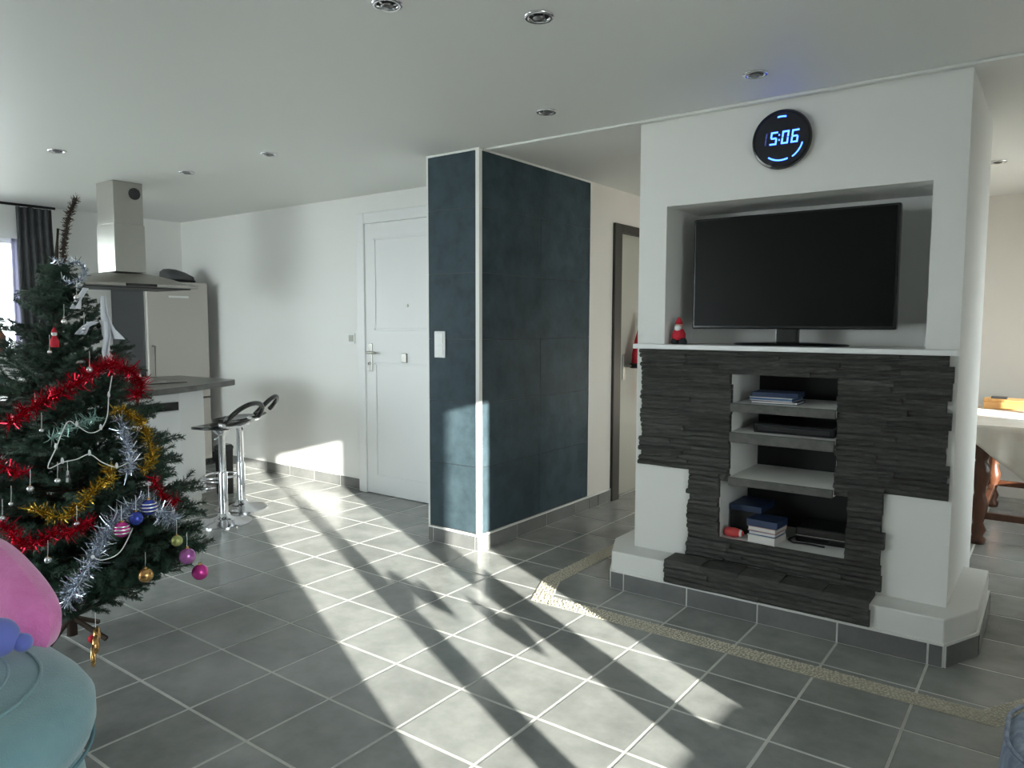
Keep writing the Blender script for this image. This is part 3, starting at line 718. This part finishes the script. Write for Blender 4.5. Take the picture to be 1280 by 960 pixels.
MB().box(-.22, .22, -.10, .10, 0, .055).build('body', m_honey, tr, bevel=.004)
MB().box(-.225, .225, -.105, .105, .055, .07).build('lid', m_honey, tr, bevel=.004)
rc = tag(MB().box(2.02, 2.12, 5.05, 5.09, .8212, .838).build('remote_control', m_black, bevel=.004), 'small dark remote control lying on the wooden box', 'remote')
br_ = thing('bread_roll', 'round brown loaf beside the wooden box on the dining table', 'bread', (2.40, 4.80, .7507))
MB().sphere((0, 0, .045), .07, 18, 10, .65).build('crust', m_honey, br_, smooth=True)
MB().tube([(-.04, 0, .088), (0, 0, .092), (.04, 0, .088)], .006, 6).build('crust_ridge', m_wood, br_, smooth=True)

# ------------------------------------------------------------------ sofa end, pillow, toy
sf = thing('armchair', 'teal velour armchair with rounded corners and ribbed seat', 'armchair', (.085, -1.09, 0))
def stack(name, m, parent, a, b, r, prof, cx=0, cy=0, n=16):
    return MB().loops([[(x, y, z) for x, y in rrect(cx, cy, a-i, b-i, max(.02, r-i*.5), n)] for i, z in prof]).build(name, m, parent, smooth=True, angle=60)
stack('base', m_teal, sf, .58, .57, .34, [(.08, .03), (.03, .06), (.0, .14), (-.01, .22), (.0, .29), (.03, .315)])
stack('seat_cushion', m_teal, sf, .62, .61, .38, [(.05, .318), (.01, .335), (.0, .37), (.0, .42), (.02, .455), (.07, .48), (.18, .495), (.4, .5)])
for k, i in enumerate((.10, .16, .22, .28)):
    MB().tube([(x, y, .487+.008*min(1, k*.6)) for x, y in rrect(0, 0, .62-i, .61-i, .38-i*.5, 16)], .004, 6, True).build('stitched_rib', m_teal, sf, smooth=True)
MB().tube([(x, y, .322) for x, y in rrect(0, 0, .612, .602, .375, 16)], .005, 6, True).build('piping', m_tealp, sf, smooth=True)
for x in (-.35, .35):
    for y in (-.35, .35): MB().lathe([(.025, 0), (.03, .04)], x, y, 12).build('foot', m_black, sf)
pl = thing('pink_pillow', 'bright pink plush pillow propped on the teal armchair', 'pillow', (-.06, -.54, .482))
def pillow(sgn):
    def fn(u, v):
        a, b = 2*u-1, 2*v-1
        k = max(0, (1-a**4)*(1-b**4))**.5
        x, y = a*math.sqrt(1-b*b*.42), b*math.sqrt(1-a*a*.42)
        return (.25*x, sgn*.075*k, .105*y)
    return fn
mb = MB(); mb.grid(pillow(1), 18, 18); mb.grid(pillow(-1), 18, 18)
mb.build('cushion', m_pink, pl, smooth=True, loc=(.045, 0, .095), rot=(R(-8), R(24), R(6)))
ty = thing('plush_toy', 'small blue and red plush toy lying in front of the pink pillow', 'toy', (.25, -.645, .498))
MB().sphere((0, 0, .05), .05, 16, 10).build('body', m_toyb, ty, smooth=True)
MB().sphere((-.045, -.03, .045), .038, 14, 8).build('head', m_redp, ty, smooth=True)
for k in (-1, 1): MB().sphere((.03, .045*k, .03), .024, 12, 8).build('paw', m_toyb, ty, smooth=True)

# blue denim pouf at the right
pf = thing('denim_pouf', 'blue denim covered floor pouf standing beside the pebble band', 'pouf', (2.585, 1.02, 0))
stack('body', m_denim, pf, .25, .25, .2, [(.04, 0), (.0, .04), (-.01, .15), (.0, .24), (.03, .28), (.09, .30), (.2, .305)])
MB().tube([(x, y, .265) for x, y in rrect(0, 0, .245, .245, .195, 10)], .006, 6, True).build('seam', m_denim, pf, smooth=True)

# ------------------------------------------------------------------ hanging plant in the living window (throws the leaf shadows)
hp = thing('hanging_plant', 'trailing plant in a terracotta pot hung before the living window', 'houseplant', (3.44, -.37, 0))
MB().lathe([(.05, 1.99), (.07, 2.09), (.075, 2.1), (.065, 2.1), (.055, 2.0)], n=20).build('pot', m_terra, hp, smooth=True, angle=40)
for k in range(3): MB().tube([(.07*math.cos(2.1*k), .07*math.sin(2.1*k), 2.1), (0, 0, H-.01)], .0015, 4).build('cord', m_wire, hp)
for y, z, s_, a in ((-.13, .93, .042, 1.1), (-.07, .90, .045, 2.0), (-.02, .87, .038, 1.4), (.15, .76, .050, 1.7), (.19, .72, .036, .9)):
    MB().tube([(0, y*.3, 2.06), (0, y*.5, 2.16), (.01, y*.9, 2.0), (.01, y, 1.4), (0, y, z)], .0016, 5).build('stem', m_leaf, hp)
    mb = MB()
    def lf(u, v, y=y, z=z, s_=s_, a=a):
        l = 2*u-1; wd = (v-.5)*2*math.sqrt(max(0, 1-l*l))
        p = (l*s_*1.7, wd*s_*.8); return (.02*l*l, y+p[0]*math.cos(a)-p[1]*math.sin(a), z+p[0]*math.sin(a)+p[1]*math.cos(a))
    mb.grid(lf, 10, 4); mb.build('leaf', m_leaf, hp, smooth=True, thick=.002)

# ------------------------------------------------------------------ christmas tree
TX, TY = -.94, .01
PROF = [(.10, .12), (.25, .38), (.40, .60), (.50, .60), (.70, .52), (.95, .43), (1.15, .35), (1.37, .23), (1.50, .14), (1.60, .05), (1.9, .01)]
def prof(z):
    if z <= PROF[0][0]: return PROF[0][1]
    for (a, ra), (b, rb) in zip(PROF, PROF[1:]):
        if z <= b: return ra+(rb-ra)*(z-a)/(b-a)
    return .01
tree = thing('christmas_tree', 'dark green artificial christmas tree hung with tinsel behind the teal armchair', 'christmas tree', (TX, TY, 0))
MB().tube([(0, 0, .02), (0, 0, .9), (.01, 0, 1.6), (.02, .01, 1.74)], [.022, .018, .01, .005], 8).build('trunk', m_bark, tree, smooth=True)
for k in range(4):
    a = k*math.pi/2+.5
    MB().tube([(0, 0, .10), (.09*math.cos(a), .09*math.sin(a), .05), (.16*math.cos(a), .16*math.sin(a), .012)], .011, 6).build('stand_leg', m_bark, tree)
rnd = random.Random(21)
def needles(mb, a, b, n, ln, wd, rnd, lean=.55):
    t = (b-a); L_ = t.length; t = t.normalized()
    u = t.cross(Vector((0,0,1)));  u = u.normalized() if u.length > .1 else Vector((1,0,0)); v = u.cross(t)
    for i in range(n):
        k = rnd.random(); p = a.lerp(b, k); th = rnd.uniform(0, 2*math.pi); d = u*math.cos(th)+v*math.sin(th)
        e = p+(d*(1-lean*.4)+t*lean).normalized()*ln*rnd.uniform(.7, 1.1)*(1-.35*k)
        s_ = d.cross(t)*wd
        mb.add([p-s_, p+s_, e+s_*.35, e-s_*.35], [(0,1,2,3)])
bvar = []
for k in range(7):
    mb = MB(); st_ = MB()
    A = Vector((0,0,0)); pts = [Vector((x, rnd.uniform(-.02, .02)*x*3, .10*x*x*rnd.uniform(.4, 1.6))) for x in (0, .25, .5, .75, 1.0)]
    for p, q in zip(pts[1:], pts[2:]): needles(mb, p, q, 120, .066, .0036, rnd)
    needles(mb, pts[0], pts[1], 30, .05, .0028, rnd)
    for j in range(9):
        x = .22+.08*j; base = pts[0].lerp(pts[-1], x); base.z = .1*x*x
        sd_ = 1 if j % 2 else -1; L_ = rnd.uniform(.20, .36)*(1.15-x*.55)
        tip = base+Vector((math.cos(.75)*L_, sd_*math.sin(.75)*L_, rnd.uniform(-.05, .08)))
        needles(mb, base, tip, 120, .060, .0036, rnd); st_.tube([base, tip], .004, 4)
    st_.tube(pts, [.009, .008, .007, .005, .003], 5)
    me = mb.mesh('branch', m_needle)
    me.materials.append(m_bark); n0 = len(mb.f)
    me2 = MB(); me2.v = mb.v; me2.f = mb.f; me2.add(st_.v, st_.f); me = me2.mesh('branch', m_needle); me.materials.append(m_bark)
    for i in range(n0, len(me.polygons)): me.polygons[i].material_index = 1
    bvar.append(me)
zt = .30; lay = 0                      # height of the branch tips, layer by layer
while zt < 1.56:
    low = max(0, 1-(zt-.30)/.5)
    r = {0: .46, 1: .57}.get(lay, prof(zt))/1.04; n = max(9, int(10+r*19)); ph = rnd.uniform(0, 6)
    for i in range(n):
        a = ph+2*math.pi*i/n+rnd.uniform(-.12, .12); rr = r*rnd.uniform(.82, 1.08)
        tilt = rnd.uniform(.02, .20)+.22*low+.25*(zt/1.7)**2
        o = obj('branch', bvar[rnd.randrange(7)], tree, (0, 0, max(.06, zt-math.sin(tilt)*rr-.06*rr+rnd.uniform(-.03, .03))))
        o.rotation_euler = (rnd.uniform(-.4, .4), -tilt, a); sy = max(rr, .26)
        o.scale = (rr, sy, sy)
    zt += .058+.034*(1-zt/1.7); lay += 1
for i, (a, rr, zt) in enumerate(((31, .62, .45), (38, .64, .42), (44, .58, .49), (36, .56, .37), (22, .54, .52), (52, .55, .42))):
    o = obj('branch', bvar[i], tree, (0, 0, zt-.36*rr)); o.rotation_euler = (0, -.32, R(a)); o.scale = (rr, rr*.9, rr*.9)
for i in range(3):
    o = obj('branch', bvar[i], tree, (.01, 0, 1.46+.03*i)); o.rotation_euler = (0, -.95-.12*i, i*2.1+.4); o.scale = (.12, .14, .14)
# bare bent tip
def tpx(x, y, zz):      # point on the pixel's ray at the tree's distance plane
    d = (FWD+RGT*((x-640)/FPX)-UPV*((y-480)/FPX)); k = (Vector((TX, TY, 0))-CAM).dot(Vector((FWD.x, FWD.y, 0)).normalized())/d.dot(Vector((FWD.x, FWD.y, 0)).normalized())
    return CAM+d*(k-zz)
def smooth_path(pts, n=6):
    pts = [Vector(p) for p in pts]; sm = []
    for i in range(len(pts)-1):
        p0, p1, p2, p3 = pts[max(0, i-1)], pts[i], pts[i+1], pts[min(len(pts)-1, i+2)]
        for k in range(n):
            t = k/n; sm.append(.5*((2*p1)+(p2-p0)*t+(2*p0-5*p1+4*p2-p3)*t*t+(3*p1-p0-3*p2+p3)*t**3))
    return sm+[pts[-1]]
def tinsel_mesh(pts, n_per_m, ln, wd, rnd):
    mb = MB(); pts = [Vector(p) for p in pts]
    sm = []
    for i in range(len(pts)-1):   # catmull-rom
        p0, p1, p2, p3 = pts[max(0, i-1)], pts[i], pts[i+1], pts[min(len(pts)-1, i+2)]
        for k in range(6):
            t = k/6; sm.append(.5*((2*p1)+(p2-p0)*t+(2*p0-5*p1+4*p2-p3)*t*t+(3*p1-p0-3*p2+p3)*t**3))
    sm.append(pts[-1])
    for a, b in zip(sm, sm[1:]):
        n = max(2, int(n_per_m*(b-a).length))
        for i in range(n):
            p = a.lerp(b, rnd.random()); d = Vector((rnd.gauss(0,1), rnd.gauss(0,1), rnd.gauss(0,1))).normalized(); s_ = d.orthogonal().normalized(); s_.rotate(Matrix.Rotation(rnd.uniform(0, 6.3), 3, d)); s_ *= wd
            e = p+d*ln*rnd.uniform(.35, 1.2); m_ = p.lerp(e, .5)+Vector((0,0,-.004))
            mb.add([p-s_, p+s_, m_+s_, m_-s_, e+s_*.6, e-s_*.6], [(0,1,2,3),(3,2,4,5)])
    core = MB().tube(sm, .003, 5); mb.add(core.v, core.f)
    return mb
tip = [tpx(*q, 0)-Vector((TX, TY, 0)) for q in ((80, 335), (79, 312), (82, 290), (86, 270), (92, 254), (96, 247))]
mb = tinsel_mesh(tip, 2600, .022, .0016, rnd); mb.build('bent_tip', m_bark, tree)
def tree_pt(px, py, off=.0):
    d = (FWD+RGT*((px-640)/FPX)-UPV*((py-480)/FPX)); best = None; k = 2.0
    while k < 4.6:
        p = CAM+d*k; e = math.hypot(p.x-TX, p.y-TY)-prof(p.z)-off
        if best is None or e < best[0]: best = (e, p.copy())
        if e < 0: return p
        k += .006
    return best[1]
GAR = [
 ('red_tinsel', 'bushy red tinsel garland swagged across the upper front of the tree', m_tred, [(10, 528), (35, 512), (60, 500), (85, 484), (105, 474), (124, 458), (148, 455), (168, 466), (177, 484), (168, 496)], .040, 3600),
 ('red_tinsel', 'dark red tinsel garland low on the tree above the pink pillow', m_tred, [(4, 655), (28, 680), (48, 676), (66, 668), (88, 664), (114, 650)], .036, 3000),
 ('red_tinsel', 'short red tinsel piece at the edge of the tree facing the stools', m_tred, [(190, 596), (200, 615), (212, 628), (222, 622)], .028, 2300),
 ('red_tinsel', 'short red tinsel piece above the gold garland on the far side of the tree', m_tred, [(-8, 578), (8, 584), (22, 592), (34, 586)], .03, 2400),
 ('gold_tinsel', 'gold tinsel garland hanging over a branch beside the silver one', m_tgold, [(142, 514), (162, 516), (178, 532), (188, 556), (190, 574), (178, 588)], .030, 3000),
 ('gold_tinsel', 'gold tinsel garland curling through the middle of the tree', m_tgold, [(36, 632), (58, 640), (78, 646), (98, 632), (112, 618), (128, 604), (140, 596), (134, 584)], .030, 2800),
 ('silver_tinsel', 'silver tinsel garland between the red and the gold ones', m_tsilver, [(150, 520), (154, 540), (160, 560), (164, 578), (158, 590)], .034, 3200),
 ('silver_tinsel', 'thick silver-blue tinsel garland running down to the lowest branches', m_tsilver, [(222, 648), (200, 640), (182, 626), (164, 636), (146, 648), (132, 668), (120, 690), (106, 712), (96, 730), (84, 752)], .042, 3600),
 ('silver_tinsel', 'thin silver tinsel wound round the top of the tree', m_tsilver, [(66, 322), (80, 332), (96, 326), (106, 338), (92, 352), (76, 346)], .022, 1500),
 ('green_tinsel', 'pale green-silver tinsel under the upper red garland', None, [(62, 548), (80, 538), (100, 528), (122, 520)], .03, 1800),
]
m_tgreen = mat('green_silver_tinsel', (.30, .46, .42), .3, .7)
GP = []
for nm, lab, m_, px, ln, den in GAR:
    P = [tree_pt(x, y, .005)+Vector((0, 0, rnd.uniform(-.008, .008))) for x, y in px]; c = P[0]
    t = thing(nm, lab, 'tinsel', tuple(c)); GP.append(t)
    tinsel_mesh([p-c for p in P], den*.62, ln*1.25, .0016, rnd).build('strands', m_ or m_tgreen, t)['kind'] = 'stuff'
# baubles: thing with ball, cap and hanging loop
def bauble(lab, m_, px, r, off=.03, group=None, stripes=None):
    p = tree_pt(px[0], px[1], off)
    t = thing('bauble', lab, 'bauble', tuple(p), 0, group)
    MB().sphere((0, 0, 0), r, 22, 14).build('ball', m_, t, smooth=True)
    MB().lathe([(r*.22, r*.95), (r*.22, r*1.18), (r*.1, r*1.22)], n=10).build('cap', m_bgold, t, smooth=True, angle=40)
    MB().tube([(0, 0, r*1.2), (0, .002, r*1.2+.03), (-.004, .004, r*1.2+.055)], .0009, 4).build('thread', m_wire, t)
    if stripes:
        for zz in (-.35, .1, .5): 
            q = r*1.01*math.sqrt(1-zz*zz); MB().tube([(q*math.cos(a), q*math.sin(a), zz*r) for a in [2*math.pi*i/20 for i in range(20)]], .0035, 5, True).build('stripe', stripes, t, smooth=True)
    return t
bauble('shiny mauve bauble on the lowest branch tip facing the stools', m_bpurp, (234, 695), .032)
bauble('shiny fuchsia bauble hanging lowest at the branch tip', m_bpink, (250, 715), .033)
bauble('gold bauble under the low branch over the bare floor', m_bgold, (182, 719), .027)
bauble('small lime bauble above the mauve one', m_bgreen, (221, 676), .022)
bauble('striped blue and white bauble in the silver-blue tinsel', m_bblue, (186, 634), .030, .05, None, m_bsilver)
bauble('dark blue bauble half hidden in the silver-blue tinsel', m_bblue, (170, 648), .026, .04)
bauble('red and white striped bauble under the silver-blue tinsel', m_bpink, (152, 662), .028, .05, None, m_bsilver)
for i, (x, y) in enumerate(((52, 538), (72, 601), (38, 611), (14, 630), (3, 648), (112, 462), (105, 411), (80, 402), (96, 372), (62, 440), (96, 655), (60, 700))):
    bauble('tiny silver bauble among the green branches', m_bsilver, (x, y), .008+.002*(i % 3), .015, 'tiny silver baubles on the tree')
# little hanging ornaments
p = tree_pt(85, 596, .04); t = thing('star_ornament', 'small silver star ornament on the front of the tree', 'ornament', tuple(p), R(-36))
sp_ = [(.022*(1 if i % 2 == 0 else .45)*math.cos(math.pi*i/5+math.pi/2), .022*(1 if i % 2 == 0 else .45)*math.sin(math.pi*i/5+math.pi/2)) for i in range(10)]
MB().loops([[(x, y, z) for x, z in sp_] for y in (.004, -.004)]).build('star', m_bsilver, t); MB().tube([(0, 0, .02), (0, 0, .06)], .0009, 4).build('thread', m_wire, t)
p = tree_pt(68, 424, .04); t = thing('santa_ornament', 'tiny red and white santa ornament high on the tree', 'ornament', tuple(p))
MB().lathe([(.014, -.03), (.016, -.01), (.008, .012)], n=12).build('coat', m_red, t, smooth=True); MB().sphere((0, 0, .02), .010, 10, 6).build('head', m_whitep, t, smooth=True); MB().lathe([(.011, .026), (.002, .045)], n=10).build('cap', m_red, t, smooth=True)
p = tpx(118, 812, .35); p.z = max(p.z, .05)
t = thing('gold_ring_ornament', 'gold ring and bow ornament hanging low beside the armchair', 'ornament', tuple(p), R(-30))
MB().tube([(.036*math.cos(a)+.035, 0, .036*math.sin(a)-.01) for a in [2*math.pi*i/24 for i in range(24)]], .006, 8, True).build('ring', m_bgold, t, smooth=True)
MB().tube([(.030*math.cos(a)-.02, .004, .026*math.sin(a)+.012) for a in [2*math.pi*i/20 for i in range(20)]], .010, 8, True).build('bow_loop', m_bgold, t, smooth=True)
MB().tube([(.026*math.cos(a)-.06, .004, .020*math.sin(a)+.035) for a in [2*math.pi*i/20 for i in range(20)]], .011, 8, True).build('bow_loop', m_bgold, t, smooth=True)
MB().sphere((-.035, -.01, .03), .016, 12, 8).build('knot', m_red, t, smooth=True)
MB().tube([(-.06, 0, .05), (-.07, 0, .12)], .0012, 4).build('thread', m_wire, t)
# white ribbon bow near the top
p0 = tpx(131, 372, .02); t = thing('white_ribbon', 'white gauze ribbon falling down the side of the tree', 'ribbon', tuple(p0))
def rib(path, wd):
    P = [tpx(x, y, zz)-p0 for x, y, zz in path]; mb = MB()
    def fn(u, v):
        k = min(len(P)-1.001, v*(len(P)-1)); i = int(k); c = P[i].lerp(P[i+1], k-i); w_ = wd[0]+(wd[1]-wd[0])*v
        return tuple(c+RGT*(u-.5)*w_+FWD*.012*math.sin(u*9+v*5))
    mb.grid(fn, 10, 18); return mb
rib([(127, 370, .02), (130, 392, .04), (136, 412, .05), (143, 424, .05)], (.02, .075)).build('streamer', m_ribbon, t, smooth=True, thick=.0015)
rib([(130, 400, .06), (134, 420, .07), (133, 440, .08), (138, 455, .09)], (.04, .03)).build('streamer', m_ribbon, t, smooth=True, thick=.0015)
rib([(116, 402, .09), (108, 408, .10), (100, 418, .10)], (.05, .03)).build('bow_loop', m_ribbon, t, smooth=True, thick=.0015)
rib([(106, 360, .06), (100, 372, .08), (94, 386, .09)], (.022, .03)).build('bow_loop', m_ribbon, t, smooth=True, thick=.0015)
# string of lights
lp_ = [(140, 470), (136, 495), (134, 520), (126, 536), (112, 541), (96, 532), (84, 528), (70, 560), (60, 585), (78, 578), (96, 574), (112, 568), (128, 578), (146, 584), (160, 578), (166, 660), (150, 690), (128, 700), (116, 696)]
P = [tree_pt(x, y, .03) for x, y in lp_[:15]]; c = P[0]
t = thing('fairy_lights', 'white wire string of fairy lights looped over the branches', 'string lights', tuple(c))
MB().tube(smooth_path([p-c for p in P]), .002, 6).build('wire', m_wire, t, smooth=True)
for i in range(1, 15, 2):
    q = P[i]-c; MB().lathe_at(q, [(.004, -.004), (.006, .004), (.004, .014), (.001, .018)], 8).build('bulb', m_whitep, t, smooth=True)
P = [tree_pt(x, y, .03) for x, y in lp_[15:]]; c = P[0]
t = thing('bead_garland', 'short white bead string drooping under the silver-blue tinsel', 'garland', tuple(c))
MB().tube(smooth_path([p-c for p in P]), .002, 6).build('wire', m_wire, t, smooth=True)
MB().sphere(P[-1]-c, .007, 8, 6).build('end_bead', m_whitep, t, smooth=True)
print('stones', nst, 'tiles', nt)
